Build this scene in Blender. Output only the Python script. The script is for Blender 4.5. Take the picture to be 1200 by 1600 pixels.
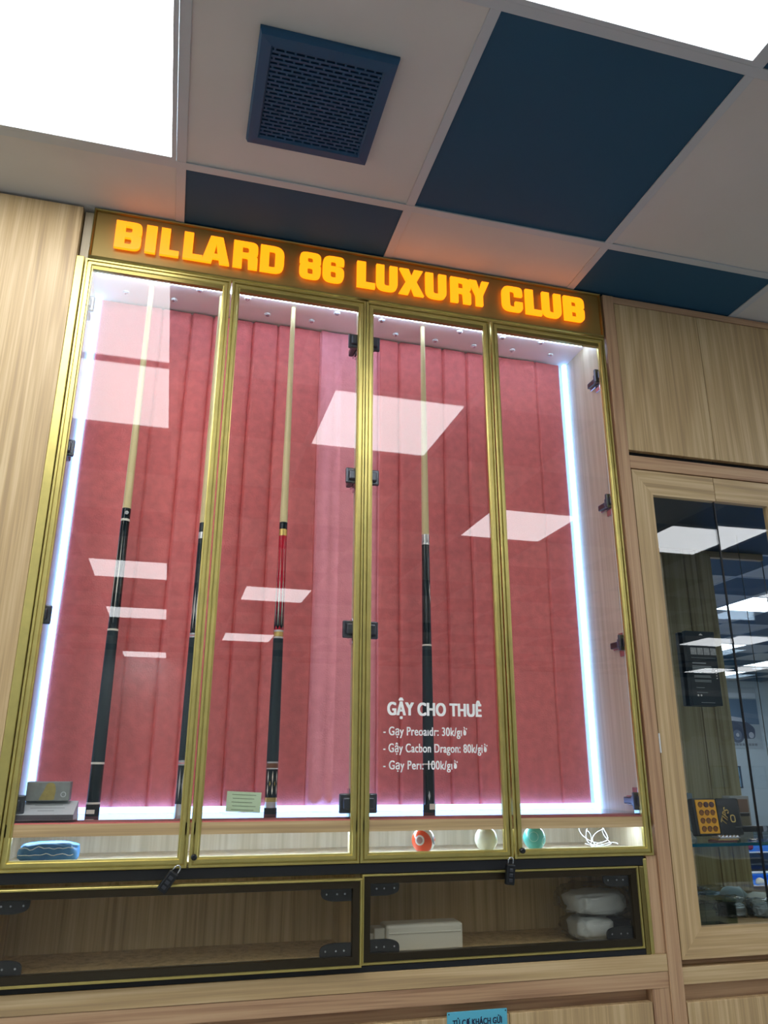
import bpy, bmesh, math, random
from mathutils import Vector, Matrix, noise
random.seed(7)
sc = bpy.context.scene
for o in list(bpy.data.objects): bpy.data.objects.remove(o)
COL = sc.collection

# ---------------------------------------------------------------- camera, exposure, world
CAM = (-0.2390, -1.8813, 1.5500); YAW, PIT, ROL, FPX = 0.2619, 0.3192, 0.0036, 1209.46
f = Vector((math.sin(YAW)*math.cos(PIT), math.cos(YAW)*math.cos(PIT), math.sin(PIT)))
r = Vector((math.cos(YAW), -math.sin(YAW), 0)); u = r.cross(f)
c, s = math.cos(ROL), math.sin(ROL)
r2, u2 = c*r+s*u, -s*r+c*u
cd = bpy.data.cameras.new('camera'); cam = bpy.data.objects.new('camera', cd); COL.objects.link(cam)
cd.sensor_fit = 'VERTICAL'; cd.sensor_height = 24.0; cd.lens = FPX*24.0/1600.0; cd.clip_start = 0.02
M = Matrix((r2, u2, -f)).transposed().to_4x4(); M.translation = Vector(CAM)
cam.matrix_world = M; sc.camera = cam
sc.view_settings.view_transform = 'Standard'; sc.view_settings.look = 'None'
sc.view_settings.gamma = 1.0; sc.view_settings.use_curve_mapping = False
sc.view_settings.exposure = 0.78
w = bpy.data.worlds.new('world'); sc.world = w; w.use_nodes = True
w.node_tree.nodes['Background'].inputs[0].default_value = (0.75, 0.85, 1.0, 1)
w.node_tree.nodes['Background'].inputs[1].default_value = 0.3
PANEL = 5.0      # ceiling light panels
LED = 3.7       # cabinet strips
LEDB = 14.0      # strips under the shelf and behind the top rail
SIGN = 1.4       # sign letters

# ---------------------------------------------------------------- materials
def lin(c): return tuple(((x/255)/12.92 if x/255 <= .04045 else ((x/255+.055)/1.055)**2.4) for x in c)+(1,)
def nt(name):
    m = bpy.data.materials.new(name); m.use_nodes = True
    return m, m.node_tree.nodes, m.node_tree.links, m.node_tree.nodes['Principled BSDF']
def mat(name, rgb, rough=.5, metal=0.0, spec=.5, bump=0, bscale=200, vary=0, vscale=6, alpha=1.0, trans=0.0):
    m, N, L, b = nt(name)
    b.inputs['Base Color'].default_value = lin(rgb); b.inputs['Roughness'].default_value = rough
    b.inputs['Metallic'].default_value = metal; b.inputs['Specular IOR Level'].default_value = spec
    b.inputs['Alpha'].default_value = alpha; b.inputs['Transmission Weight'].default_value = trans
    tc = N.new('ShaderNodeTexCoord')
    if vary:
        n = N.new('ShaderNodeTexNoise'); n.inputs['Scale'].default_value = vscale; n.inputs['Detail'].default_value = 5
        L.new(tc.outputs['Object'], n.inputs['Vector'])
        mx = N.new('ShaderNodeMix'); mx.data_type = 'RGBA'
        mx.inputs[6].default_value = lin([x*(1-vary) for x in rgb]); mx.inputs[7].default_value = lin([min(255, x*(1+vary*.5)) for x in rgb])
        L.new(n.outputs['Fac'], mx.inputs[0]); L.new(mx.outputs[2], b.inputs['Base Color'])
    if bump:
        n = N.new('ShaderNodeTexNoise'); n.inputs['Scale'].default_value = bscale; n.inputs['Detail'].default_value = 3
        L.new(tc.outputs['Object'], n.inputs['Vector'])
        bp = N.new('ShaderNodeBump'); bp.inputs['Strength'].default_value = bump; bp.inputs['Distance'].default_value = .002
        L.new(n.outputs['Fac'], bp.inputs['Height']); L.new(bp.outputs[0], b.inputs['Normal'])
    return m
def emis(name, rgb, st):
    m, N, L, b = nt(name)
    b.inputs['Base Color'].default_value = lin(rgb); b.inputs['Emission Color'].default_value = lin(rgb)
    b.inputs['Emission Strength'].default_value = st; return m
def wood(name, axis, dark, mid, light, rough=.45):
    m, N, L, b = nt(name); b.inputs['Roughness'].default_value = rough
    tc = N.new('ShaderNodeTexCoord'); oi = N.new('ShaderNodeObjectInfo')
    ml = N.new('ShaderNodeMath'); ml.operation = 'MULTIPLY'; ml.inputs[1].default_value = 17; L.new(oi.outputs['Random'], ml.inputs[0])
    ad = N.new('ShaderNodeVectorMath'); ad.operation = 'ADD'
    L.new(tc.outputs['Object'], ad.inputs[0]); L.new(ml.outputs[0], ad.inputs[1])
    def ns(s_long, s_cross, det, dist=0.0):
        mp = N.new('ShaderNodeMapping'); sc3 = [s_cross]*3; sc3[axis] = s_long; mp.inputs['Scale'].default_value = sc3
        L.new(ad.outputs[0], mp.inputs['Vector'])
        n = N.new('ShaderNodeTexNoise'); n.inputs['Scale'].default_value = 1; n.inputs['Detail'].default_value = det
        n.inputs['Distortion'].default_value = dist
        L.new(mp.outputs[0], n.inputs['Vector']); return n
    big = ns(1.5, 64, 5, .3); fine = ns(4, 240, 4); 
    # cathedral rings
    mp = N.new('ShaderNodeMapping'); s3 = [5.0]*3; s3[axis] = .55; mp.inputs['Scale'].default_value = s3
    L.new(ad.outputs[0], mp.inputs['Vector'])
    rn = N.new('ShaderNodeTexNoise'); rn.inputs['Scale'].default_value = 1; rn.inputs['Detail'].default_value = 1
    L.new(mp.outputs[0], rn.inputs['Vector'])
    m8 = N.new('ShaderNodeMath'); m8.operation = 'MULTIPLY'; m8.inputs[1].default_value = 70; L.new(rn.outputs['Fac'], m8.inputs[0])
    sn = N.new('ShaderNodeMath'); sn.operation = 'SINE'; L.new(m8.outputs[0], sn.inputs[0])
    a1 = N.new('ShaderNodeMath'); a1.operation = 'MULTIPLY_ADD'; a1.inputs[1].default_value = .045; L.new(sn.outputs[0], a1.inputs[0]); L.new(big.outputs['Fac'], a1.inputs[2])
    a2 = N.new('ShaderNodeMath'); a2.operation = 'MULTIPLY_ADD'; a2.inputs[1].default_value = .55
    L.new(fine.outputs['Fac'], a2.inputs[0]); L.new(a1.outputs[0], a2.inputs[2])
    cr = N.new('ShaderNodeValToRGB'); e = cr.color_ramp.elements
    e[0].position = .58; e[0].color = lin(dark); e[1].position = .98; e[1].color = lin(light)
    x = cr.color_ramp.elements.new(.76); x.color = lin(mid)
    L.new(a2.outputs[0], cr.inputs[0]); L.new(cr.outputs[0], b.inputs['Base Color'])
    bp = N.new('ShaderNodeBump'); bp.inputs['Strength'].default_value = .12; bp.inputs['Distance'].default_value = .001
    L.new(fine.outputs['Fac'], bp.inputs['Height']); L.new(bp.outputs[0], b.inputs['Normal'])
    return m
def glass(name, tint=(1, 1, 1), haze=0.0):
    m, N, L, b = nt(name); N.remove(b); out = [n for n in N if n.type == 'OUTPUT_MATERIAL'][0]
    g = N.new('ShaderNodeNewGeometry'); mx = N.new('ShaderNodeMix'); mx.data_type = 'FLOAT'
    mx.inputs[2].default_value = 1.5; mx.inputs[3].default_value = 1/1.5; L.new(g.outputs['Backfacing'], mx.inputs[0])
    fr = N.new('ShaderNodeFresnel'); L.new(mx.outputs[0], fr.inputs['IOR'])
    t = N.new('ShaderNodeBsdfTransparent'); t.inputs[0].default_value = (*tint, 1)
    gl = N.new('ShaderNodeBsdfGlossy'); gl.inputs['Roughness'].default_value = 0.0
    ms = N.new('ShaderNodeMixShader'); L.new(fr.outputs[0], ms.inputs[0]); L.new(t.outputs[0], ms.inputs[1]); L.new(gl.outputs[0], ms.inputs[2])
    L.new(ms.outputs[0], out.inputs[0]); return m

OAK = ((176, 148, 108), (196, 166, 120), (216, 190, 146))
W_V = wood('oak_vertical', 2, *OAK); W_H = wood('oak_horizontal', 0, *OAK)
W_R = wood('oak_rosy_edge', 2, (160, 122, 92), (190, 152, 116), (205, 170, 132))
W_RH = wood('oak_rosy_edge_flat', 0, (160, 122, 92), (190, 152, 116), (205, 170, 132))
W_L = wood('pale_oak_inside', 2, (196, 182, 152), (208, 194, 166), (220, 208, 184))
W_F = wood('brown_oak_inside', 2, (176, 150, 100), (204, 178, 126), (220, 196, 144))
BRASS = mat('brushed_brass', (212, 196, 118), .36, .85, vary=.12, vscale=30)
BRASSD = mat('aged_brass', (150, 134, 78), .35, .9)
PANELM = mat('bronze_sign_panel', (150, 126, 66), .5, .35)
DARKF = mat('dark_bronze_frame', (64, 56, 42), .3, .7)
BLACK = mat('black_plastic', (14, 18, 22), .35)
BLACKR = mat('black_recess', (10, 14, 20), .7)
CHROME = mat('chrome', (200, 205, 212), .12, 1.0)
GUN = mat('gunmetal', (96, 98, 104), .3, 1.0)
GLASS = glass('clear_glass', (.985, .99, .985)); GLASSG = glass('shelf_glass', (.86, .95, .91))
SMOKE = glass('tinted_flap_glass', (.99, .985, .96))
GEDGE = mat('green_glass_edge', (18, 74, 66), .15)
MIRR = mat('silver_mirror', (226, 240, 252), .0, 1.0)
CLOTH = mat('red_felt', (238, 132, 130), .95, spec=.1, bump=.9, bscale=260, vary=.14, vscale=40)
CLOTHP = mat('rose_felt', (255, 160, 168), .95, spec=.1, bump=.9, bscale=260, vary=.10, vscale=40)
TILEW = mat('white_ceiling_tile', (196, 194, 190), .9, vary=.10, vscale=2.2)
TILEB = mat('navy_ceiling_tile', (16, 70, 98), .75, vary=.08, vscale=3)
TBAR = mat('ceiling_grid_metal', (176, 182, 186), .5)
LIGHT = emis('light_panel_diffuser', (246, 249, 252), PANEL)
LEDM = emis('led_diffuser', (134, 187, 255), LED); LEDN = emis('led_diffuser_bright', (196, 222, 255), LEDB)
LETTER = emis('amber_letter', (255, 130, 12), SIGN)
LETTER.node_tree.nodes['Principled BSDF'].inputs['Base Color'].default_value = (.05, .02, .0, 1)
WALLP = mat('pale_wall_paint', (206, 216, 220), .9)
FLOORM = mat('grey_floor_tile', (192, 190, 186), .4, vary=.08)
WHITE = mat('white_plastic', (226, 228, 226), .45)
CREAM = mat('cream_plastic', (214, 212, 198), .5)
SILV = mat('silver_ring', (220, 220, 216), .2, .6)
GOLDI = mat('gold_inlay', (222, 190, 110), .25, .7)
MAPLE = mat('maple_shaft', (224, 206, 150), .3, vary=.05)
CBLACK = mat('black_lacquer', (12, 26, 30), .12)
WRAP = mat('dark_teal_wrap', (20, 42, 48), .7, bump=.5, bscale=500)
CRED = mat('crimson_lacquer', (186, 16, 40), .12)
RUBBER = mat('black_rubber', (18, 24, 26), .8)
IVORY = mat('ivory_inlay', (236, 232, 214), .3)
VINYL = mat('white_vinyl', (255, 255, 252), .6)
PBLUE = mat('pool_cloth_blue', (0, 118, 222), .9)

# ---------------------------------------------------------------- mesh helpers
class MB:
    def __init__(s): s.v = []; s.f = []; s.sm = []
    def add(s, vs, fs, smooth=False):
        o = len(s.v); s.v += [tuple(v) for v in vs]; s.f += [tuple(o+i for i in q) for q in fs]; s.sm += [smooth]*len(fs); return s
    def box(s, x0, x1, y0, y1, z0, z1):
        return s.add([(x0,y0,z0),(x1,y0,z0),(x1,y1,z0),(x0,y1,z0),(x0,y0,z1),(x1,y0,z1),(x1,y1,z1),(x0,y1,z1)],
                     [(0,3,2,1),(4,5,6,7),(0,1,5,4),(1,2,6,5),(2,3,7,6),(3,0,4,7)])
    def rbox(s, x0, x1, y0, y1, z0, z1, b=.001):   # chamfered box
        bm = bmesh.new(); bmesh.ops.create_cube(bm, size=1)
        for v in bm.verts: v.co = Vector(((x0+x1)/2+v.co.x*(x1-x0), (y0+y1)/2+v.co.y*(y1-y0), (z0+z1)/2+v.co.z*(z1-z0)))
        bmesh.ops.bevel(bm, geom=list(bm.edges), offset=b, segments=2, affect='EDGES', profile=.5)
        bm.verts.index_update(); s.add([v.co for v in bm.verts], [[v.index for v in q.verts] for q in bm.faces]); bm.free(); return s
    def lathe(s, prof, cx=0, cy=0, n=24, caps=True):   # prof [(r,z)]
        vs = []; fs = []
        for (R, z) in prof:
            for k in range(n):
                a = 2*math.pi*k/n; vs.append((cx+R*math.cos(a), cy+R*math.sin(a), z))
        for i in range(len(prof)-1):
            for k in range(n):
                k2 = (k+1) % n; fs.append((i*n+k, i*n+k2, (i+1)*n+k2, (i+1)*n+k))
        s.add(vs, fs, True)
        if caps:
            s.add([vs[k] for k in range(n)], [tuple(reversed(range(n)))]); s.add([vs[(len(prof)-1)*n+k] for k in range(n)], [tuple(range(n))])
        return s
    def tube(s, pts, R, n=8):
        pts = [Vector(p) for p in pts]; rings = []; up = Vector((0, 0, 1))
        for i, p in enumerate(pts):
            d = (pts[min(i+1, len(pts)-1)]-pts[max(i-1, 0)]).normalized()
            a = d.cross(up if abs(d.z) < .9 else Vector((1, 0, 0))).normalized(); b = d.cross(a)
            rings.append([p+R*(math.cos(2*math.pi*k/n)*a+math.sin(2*math.pi*k/n)*b) for k in range(n)])
        vs = [v for q in rings for v in q]; fs = []
        for i in range(len(pts)-1):
            for k in range(n): fs.append((i*n+k, i*n+(k+1) % n, (i+1)*n+(k+1) % n, (i+1)*n+k))
        fs += [tuple(range(n)), tuple(range((len(pts)-1)*n, len(pts)*n))]
        return s.add(vs, fs, True)
    def prism(s, pts, y0, y1):   # polygon [(x,z)] extruded along y
        n = len(pts); vs = [(x, y0, z) for x, z in pts]+[(x, y1, z) for x, z in pts]
        return s.add(vs, [tuple(range(n)), tuple(reversed(range(n, 2*n)))]+[(i, (i+1) % n, n+(i+1) % n, n+i) for i in range(n)])
    def xf(s, mtx): s.v = [tuple(mtx @ Vector(v)) for v in s.v]; return s
def origin(o):
    v = Vector((0, 0, 0))
    while o is not None: v += o.location; o = o.parent
    return v
def obj(name, mb, m, parent=None, label=None):
    me = mb if isinstance(mb, bpy.types.Mesh) else None
    if me is None:
        me = bpy.data.meshes.new(name); L0 = origin(parent)
        me.from_pydata([tuple(Vector(v)-L0) for v in mb.v], [], mb.f)
        me.polygons.foreach_set('use_smooth', mb.sm)
        bm = bmesh.new(); bm.from_mesh(me); bmesh.ops.recalc_face_normals(bm, faces=bm.faces); bm.to_mesh(me); bm.free()
        if m: me.materials.append(m)
    o = bpy.data.objects.new(name, me); COL.objects.link(o); o.parent = parent
    if label: o['label'] = label
    return o
def thing(name, label, cat, loc, group=None):
    o = bpy.data.objects.new(name, None); COL.objects.link(o); o.location = loc; o.empty_display_size = .05
    o['label'] = label; o['category'] = cat
    if group: o['group'] = group
    return o
def retag(o, label, cat=None, group=None):
    o['label'] = label
    if cat: o['category'] = cat
    if group: o['group'] = group
    return o
def center(o):     # put the origin of a lone mesh at its base centre
    vs = [v.co for v in o.data.vertices]; x = (min(v.x for v in vs)+max(v.x for v in vs))/2; y = (min(v.y for v in vs)+max(v.y for v in vs))/2; z = min(v.z for v in vs)
    d = Vector((x, y, z)); o.data.transform(Matrix.Translation(-d)); o.location = d; return o
def dup(root, loc, label=None):
    q = root.copy(); COL.objects.link(q); q.location = loc
    if label: q['label'] = label
    def rec(a, b):
        for ch in list(a.children):
            c2 = ch.copy(); COL.objects.link(c2); c2.parent = b; rec(ch, c2)
    rec(root, q); return q
def struct(name, mb, m):
    o = obj(name, mb, m); o['kind'] = 'structure'; return o
def frame(x0, x1, z0, z1, prof):      # mitred frame; prof = closed [(inset, y)]
    mb = MB(); n = len(prof); vs = []
    for (sx, sz) in ((0, 0), (1, 0), (1, 1), (0, 1)):
        for (i, y) in prof: vs.append(((x0+i) if sx == 0 else (x1-i), y, (z0+i) if sz == 0 else (z1-i)))
    fs = []
    for k in range(4):
        for j in range(n):
            fs.append((k*n+j, k*n+(j+1) % n, ((k+1) % 4)*n+(j+1) % n, ((k+1) % 4)*n+j))
    return mb.add(vs, fs)
def rounded(pts, seg=5):
    out = []; n = len(pts)
    for i in range(n):
        p = pts[i]; R = p[2] if len(p) > 2 else 0; P = Vector(p[:2])
        if R <= 0: out.append((P.x, P.y)); continue
        A = Vector(pts[i-1][:2]); B = Vector(pts[(i+1) % n][:2]); a = (A-P); b = (B-P); la, lb = a.length, b.length
        R = min(R, la*.499, lb*.499) if True else R
        p0 = P+a/la*R; p1 = P+b/lb*R
        for k in range(seg+1):
            t = k/seg; q = p0*(1-t)**2+2*P*t*(1-t)+p1*t*t
            # pull towards a circular arc
            out.append((q.x, q.y))
    return out
def curve_mesh(loops, ex):            # filled 2D outlines with holes -> mesh in XY extruded +-ex
    cu = bpy.data.curves.new('tmp', 'CURVE'); cu.dimensions = '2D'; cu.fill_mode = 'BOTH'; cu.extrude = ex
    for lp in loops:
        sp = cu.splines.new('POLY'); sp.points.add(len(lp)-1); sp.use_cyclic_u = True
        for i, (x, y) in enumerate(lp): sp.points[i].co = (x, y, 0, 1)
    return conv(cu)
def conv(cu):
    o = bpy.data.objects.new('tmp', cu); COL.objects.link(o); bpy.context.view_layer.update()
    dg = bpy.context.evaluated_depsgraph_get(); me = bpy.data.meshes.new_from_object(o.evaluated_get(dg))
    bpy.data.objects.remove(o); return me
def text_mesh(txt, w=None, h=None, bold=0.0, ex=.0004, shear=0.0, align='LEFT', spacing=1.0):
    cu = bpy.data.curves.new('txt', 'FONT'); cu.body = txt; cu.size = 1; cu.offset = bold; cu.extrude = 0; cu.shear = shear; cu.space_character = 1.06
    me = conv(cu); vs = me.vertices
    x0 = min(v.co.x for v in vs); x1 = max(v.co.x for v in vs); y1 = .73; y0 = 0
    sx = (w/(x1-x0)) if w else 1; sy = (h/(y1-y0)) if h else 1
    for v in vs: v.co = ((v.co.x-x0)*sx, (v.co.y)*sy, v.co.z)
    bm = bmesh.new(); bm.from_mesh(me)
    bmesh.ops.remove_doubles(bm, verts=bm.verts, dist=1e-6)
    ret = bmesh.ops.extrude_face_region(bm, geom=list(bm.faces))
    for g in ret['geom']:
        if isinstance(g, bmesh.types.BMVert): g.co.z += 2*ex
    bmesh.ops.recalc_face_normals(bm, faces=bm.faces); bm.to_mesh(me); bm.free(); return me
def stand(me, x, y, z, mtx=None):     # XY mesh -> XZ plane facing -y at (x,y,z)
    R = Matrix.Rotation(math.pi/2, 4, 'X'); T = Matrix.Translation((x, y, z))
    me.transform(T @ (mtx or Matrix.Identity(4)) @ R); return me
def mesh_obj(name, me, m, parent, label=None):
    me.transform(Matrix.Translation(-origin(parent))); me.materials.clear(); me.materials.append(m)
    o = obj(name, me, None, parent, label); return o

ZC = 2.9927
# ================================================================ room shell
GX, GY, TX, TY = -0.3266, -0.2202, 0.6, 0.6135
X0R, X1R, Y0R = GX-3*TX, GX+17*TX, -9.50
struct('floor', MB().box(X0R-.1, X1R+.1, Y0R-.1, .6, -.1, 0), FLOORM)
struct('wall_left', MB().box(X0R-.1, X0R, Y0R, .5, 0, 3.1), WALLP)
struct('wall_right', MB().box(X1R, X1R+.1, Y0R, .5, 0, 3.1), WALLP)
struct('wall_back', MB().box(X0R-.1, X1R+.1, Y0R-.1, Y0R, 0, 3.1), WALLP)
struct('wall_front', MB().box(X0R-.1, X1R+.1, .50, .60, 0, 3.1), WALLP)
ceil = struct('ceiling', MB().box(X0R-.1, X1R+.1, Y0R-.1, .6, 3.06, 3.16), WALLP)
def row(y): return None
rows = [(-GY*0+.48, GY)]+[(GY-TY*k, GY-TY*(k+1)) for k in range(15)]
lights = {(1,-1),(2,-1),(7,-1),(10,-1),(15,-1),(2,1),(8,1),(12,1),(4,3),(4,5),(6,8),(10,10),(12,13),(14,13),(2,8),(2,11),(4,9),(4,12),(2,14),(6,11),(5,14),(8,12),(8,15),(11,14),(1,-3),(1,5),(3,-3),(6,-3),(2,6)}
HB = .012
tilemesh = {}
for ri, (ya, yb) in enumerate(rows):
    for ci in range(-3, 17):
        x0 = GX+ci*TX; x1 = x0+TX; yb_ = max(yb, Y0R)
        if (ri, ci) in lights: continue
        o = obj('ceiling_tile', MB().rbox(x0+HB-.004, x1-HB+.004, yb_+HB-.004, ya-HB+.004, ZC+.004, ZC+.016, .0015),
                TILEB if (ri+ci) % 2 == 0 else TILEW, ceil)
for ci in range(-3, 18):
    x = GX+ci*TX; obj('grid_bar', MB().rbox(x-HB, x+HB, Y0R, .48, ZC, ZC+.004, .0008).box(x-.002, x+.002, Y0R, .48, ZC+.004, ZC+.04), TBAR, ceil)
for ri, (ya, yb) in enumerate(rows[:-1]):
    obj('grid_bar', MB().rbox(X0R, X1R, yb-HB, yb+HB, ZC-.0008, ZC+.0035, .0008).box(X0R, X1R, yb-.002, yb+.002, ZC+.004, ZC+.036), TBAR, ceil)
ll = {(1,-1): 'square white light panel at the left, first from the front wall',
      (2,-1): 'square white light panel at the top left, second from the front wall',
      (2,1): 'square white light panel at the top right, past the navy tile',
      (4,5): 'square light panel mirrored whole at the top of the glass-door cabinet',
      (4,3): 'square light panel reflected across the seam of the two right display doors',
      (6,8): 'light panel mirrored at the right edge, nearest below the big reflection',
      (10,10): 'light panel mirrored just right of the hanging black package, upper one',
      (14,13): 'light panel mirrored just right of the hanging black package, lower one',
      (12,13): 'light panel mirrored at the far right edge, level with the black package',
      (7,-1): 'light panel reflected in the leftmost display door, uppermost thin sliver',
      (10,-1): 'light panel reflected in the leftmost display door, middle thin sliver',
      (15,-1): 'light panel reflected in the leftmost display door, lowest thin sliver',
      (8,1): 'light panel reflected across the red cue, upper sliver',
      (12,1): 'light panel reflected across the red cue, lower sliver'}
for (ri, ci) in sorted(lights):
    ya, yb = rows[ri]; x0 = GX+ci*TX; x1 = x0+TX
    lab = ll.get((ri, ci))  # panels without their own label are unseen, added to brighten the hall
    t = thing('ceiling_light', lab or 'unseen square light panel added to brighten the pool hall', 'ceiling light', ((x0+x1)/2, (ya+yb)/2, ZC), None if lab else 'added unseen light panels')
    a, b_, y0, y1 = x0+HB+.001, x1-HB-.001, yb+HB+.001, ya-HB-.001
    mbf = MB(); W_ = .011
    for q in ((a, b_, y0, y0+W_), (a, b_, y1-W_, y1), (a, a+W_, y0+W_, y1-W_), (b_-W_, b_, y0+W_, y1-W_)): mbf.box(*q, ZC-.002, ZC+.012)
    obj('frame', mbf, TBAR, t)
    obj('diffuser', MB().box(a+W_, b_-W_, y0+W_, y1-W_, ZC+.001, ZC+.006), LIGHT, t)
# vent in the white tile of row 1, column 0
t = thing('ceiling_vent', 'square navy ceiling vent grille with slotted face in white tile', 'vent', (-.028, -.512, ZC-.002))
vx0, vx1, vy0, vy1 = -.178, .120, -.664, -.356; VENTM = mat('navy_vent_plastic', (20, 70, 104), .5); zb = ZC+.003; zf = ZC-.019
def ringxy(x0, x1, y0, y1, prof):
    vs = []; n = len(prof); fs = []
    for sx, sy in ((0,0),(1,0),(1,1),(0,1)):
        for i, z in prof: vs.append((x0+i if sx == 0 else x1-i, y0+i if sy == 0 else y1-i, z))
    for k in range(4):
        for j in range(n): fs.append((k*n+j, k*n+(j+1) % n, ((k+1) % 4)*n+(j+1) % n, ((k+1) % 4)*n+j))
    return MB().add(vs, fs)
obj('frame', ringxy(vx0, vx1, vy0, vy1, [(0, zb), (0, zb-.007), (.004, zf+.002), (.026, zf), (.030, zf+.006), (.030, zb)]), VENTM, t)
obj('backing', MB().box(vx0+.028, vx1-.028, vy0+.028, vy1-.028, zb-.004, zb), BLACKR, t)
ix0, ix1, iy0, iy1 = vx0+.03, vx1-.03, vy0+.03, vy1-.03
nb = 22; pit = (iy1-iy0)/nb
for k in range(nb+1):
    y = iy0+k*pit
    obj('slat', MB().box(ix0, ix1, y-.0028, y+.0028, zf+.004, zf+.009), VENTM, t)
mbr = MB()
for k in range(nb):
    nn = 11; off = (k % 2)*.5
    for j in range(nn):
        x = ix0+(j+off+.25)*(ix1-ix0)/nn; y = iy0+k*pit
        mbr.box(x-.0022, x+.0022, y+.0028, y+pit-.0028, zf+.0045, zf+.0085)
o = obj('web', mbr, VENTM, t); o['kind'] = 'stuff'

# ================================================================ left wood panel
t = thing('wall_panel', 'tall oak panel left of the lit display cabinet', 'panel', (-1.35, .2, 0))
obj('board', MB().rbox(-2.10, -.5785, 0, .45, 0, 2.987), W_V, t)

# ================================================================ display cabinet
XL, XR, ZB, ZT, WD = -.5562, .9783, 1.3422, 2.8304, .38362
D = .262
cab = thing('display_cabinet', 'tall lit display cabinet with brass glass doors and red felt back', 'cabinet', (.21, .15, 1.336))
obj('side_panel', MB().box(-.5745, -.5545, .022, .30, 1.336, 2.99), W_L, cab)
obj('side_panel', MB().box(.980, .9845, .022, .30, 1.336, 2.99), W_L, cab)
obj('back_panel', MB().box(-.5545, .980, D+.008, .30, 1.336, 2.99), W_L, cab)
TOPM = mat('pale_top_panel', (240, 230, 224), .6)
obj('top_panel', MB().box(-.5545, .980, .022, D+.008, 2.870, 2.888), TOPM, cab)
obj('upper_box', MB().box(-.5545, .980, .022, D+.008, 2.888, 2.99), W_L, cab)
# shelf
obj('shelf', MB().box(-.5545, .980, .0121, D+.008, 1.4115, 1.434).box(-.5545, .980, .006, .0120, 1.4090, 1.434), W_H, cab)
obj('shelf_felt', MB().box(-.5545, .980, .007, D, 1.434, 1.4365), CLOTH, cab, 'thin red felt edge on the shelf')
obj('shelf_glass', MB().rbox(-.552, .978, .010, D-.03, 1.4365, 1.4415, .0008), GLASSG, cab)
obj('lower_floor', MB().box(-.5545, .980, .022, D+.008, 1.336, 1.352), W_L, cab)
obj('centre_post', MB().box(.199, .223, .024, .075, 1.352, 2.870), W_L, cab)
obj('edge_trim', MB().rbox(-.578, -.5575, -.002, .022, 1.335, 2.833, .002), BRASS, cab)
# backdrop: hanging felt with creases
cr = [(-.535, 0), (-.45, .5), (-.36, .1), (-.275, 1), (-.268, .1), (-.211, .9), (-.203, 0), (-.15, .3), (-.09, .9), (-.082, .0), (-.011, .8), (-.004, .1), (.06, .3), (.118, .9), (.126, -.4), (.15, .25), (.19, .5), (.196, .3), (.25, .35), (.30, .6), (.314, .9), (.321, .1), (.382, .8), (.39, .1), (.46, .4), (.531, .9), (.538, .2), (.613, .8), (.62, .1), (.676, .7), (.684, .2), (.76, .4), (.855, .1), (.864, -.5), (.875, .1), (.953, .6)]
GRV = [-.36, -.275, -.211, -.09, -.011, .1235, .314, .382, .531, .613, .676, .864]
def cy(x, z):
    for (a, va), (b2, vb) in zip(cr, cr[1:]):
        if a <= x <= b2: v = va+(vb-va)*(x-a)/(b2-a); break
    else: v = cr[-1][1]
    k = .6+.4*noise.noise(Vector((x*3, 0, z*1.1)))
    g = sum(math.exp(-((x-q)/.0028)**2) for q in GRV)
    return .2500+.0105*v*k+.0085*g-.004*noise.noise(Vector((x*2.2+5, 3, z*1.6)))
def sheet(xs, m, label=None):
    nz = 40; vs = []; fs = []
    for j in range(nz+1):
        z = 1.4375+(2.866-1.4375)*j/nz
        for x in xs: vs.append((x+.003*noise.noise(Vector((x*4, 1, z*2))), cy(x, z), z))
    n = len(xs)
    for j in range(nz):
        for i in range(n-1): fs.append((j*n+i, j*n+i+1, (j+1)*n+i+1, (j+1)*n+i))
    mb = MB().add(vs, fs, True); o = obj('felt_backdrop', mb, m, cab, label)
    so = o.modifiers.new('s', 'SOLIDIFY'); so.thickness = .0012; so.offset = 1; return o
xs = sorted(set([c_[0] for c_ in cr]+[round(q+d, 4) for q in GRV for d in (-.0045, -.002, 0, .002, .0045)]+[-.53+.02*i for i in range(75)]))
sheet([x for x in xs if x <= .1225]+[.1225], CLOTH)
sheet([.1225]+[x for x in xs if .1225 < x <= .318]+[.318], CLOTHP, 'lighter rose width of the felt backdrop')
sheet([.318]+[x for x in xs if .318 < x <= .953], CLOTH)
# LED strips
obj('led_strip', MB().rbox(-.5540, -.5385, .243, .257, 1.4375, 2.868, .003), LEDM, cab, 'vertical glowing white strip in the left rear corner')
obj('led_strip', MB().rbox(.9655, .9795, .246, .260, 1.4375, 2.868, .003), LEDM, cab, 'vertical glowing white strip in the right rear corner')
obj('led_strip', MB().rbox(-.538, .965, .238, .248, 1.4420, 1.4565, .003), LEDM, cab, 'long glowing strip along the shelf back')
obj('led_strip', MB().rbox(-.54, .966, .105, .118, 2.864, 2.8698, .002), LEDN, cab, 'glowing strip along the front of the top panel')
obj('led_strip', MB().rbox(-.54, .966, .070, .090, 1.4065, 1.4113, .001), LEDN, cab, 'glowing strip under the shelf')
# cue tip sockets in the top panel
for (x, y) in [(-.465,.198),(-.329,.201),(-.258,.131),(-.119,.136),(-.052,.206),(.085,.206),(.153,.143),(.294,.145),(.358,.212),(.493,.215),(.551,.143),(.626,.212),(.696,.139),(.759,.205),(.829,.135),(.895,.198)]:
    so = obj('tip_socket', MB().lathe([(.0095, 2.8699), (.0095, 2.867), (.008, 2.8655), (.005, 2.8655), (.0045, 2.868)], x, y, 20), WHITE, cab)
    obj('rim', MB().lathe([(.0052, 2.8656), (.0052, 2.8642), (.0044, 2.8642), (.0038, 2.866)], x, y, 16), CHROME, so)
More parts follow.
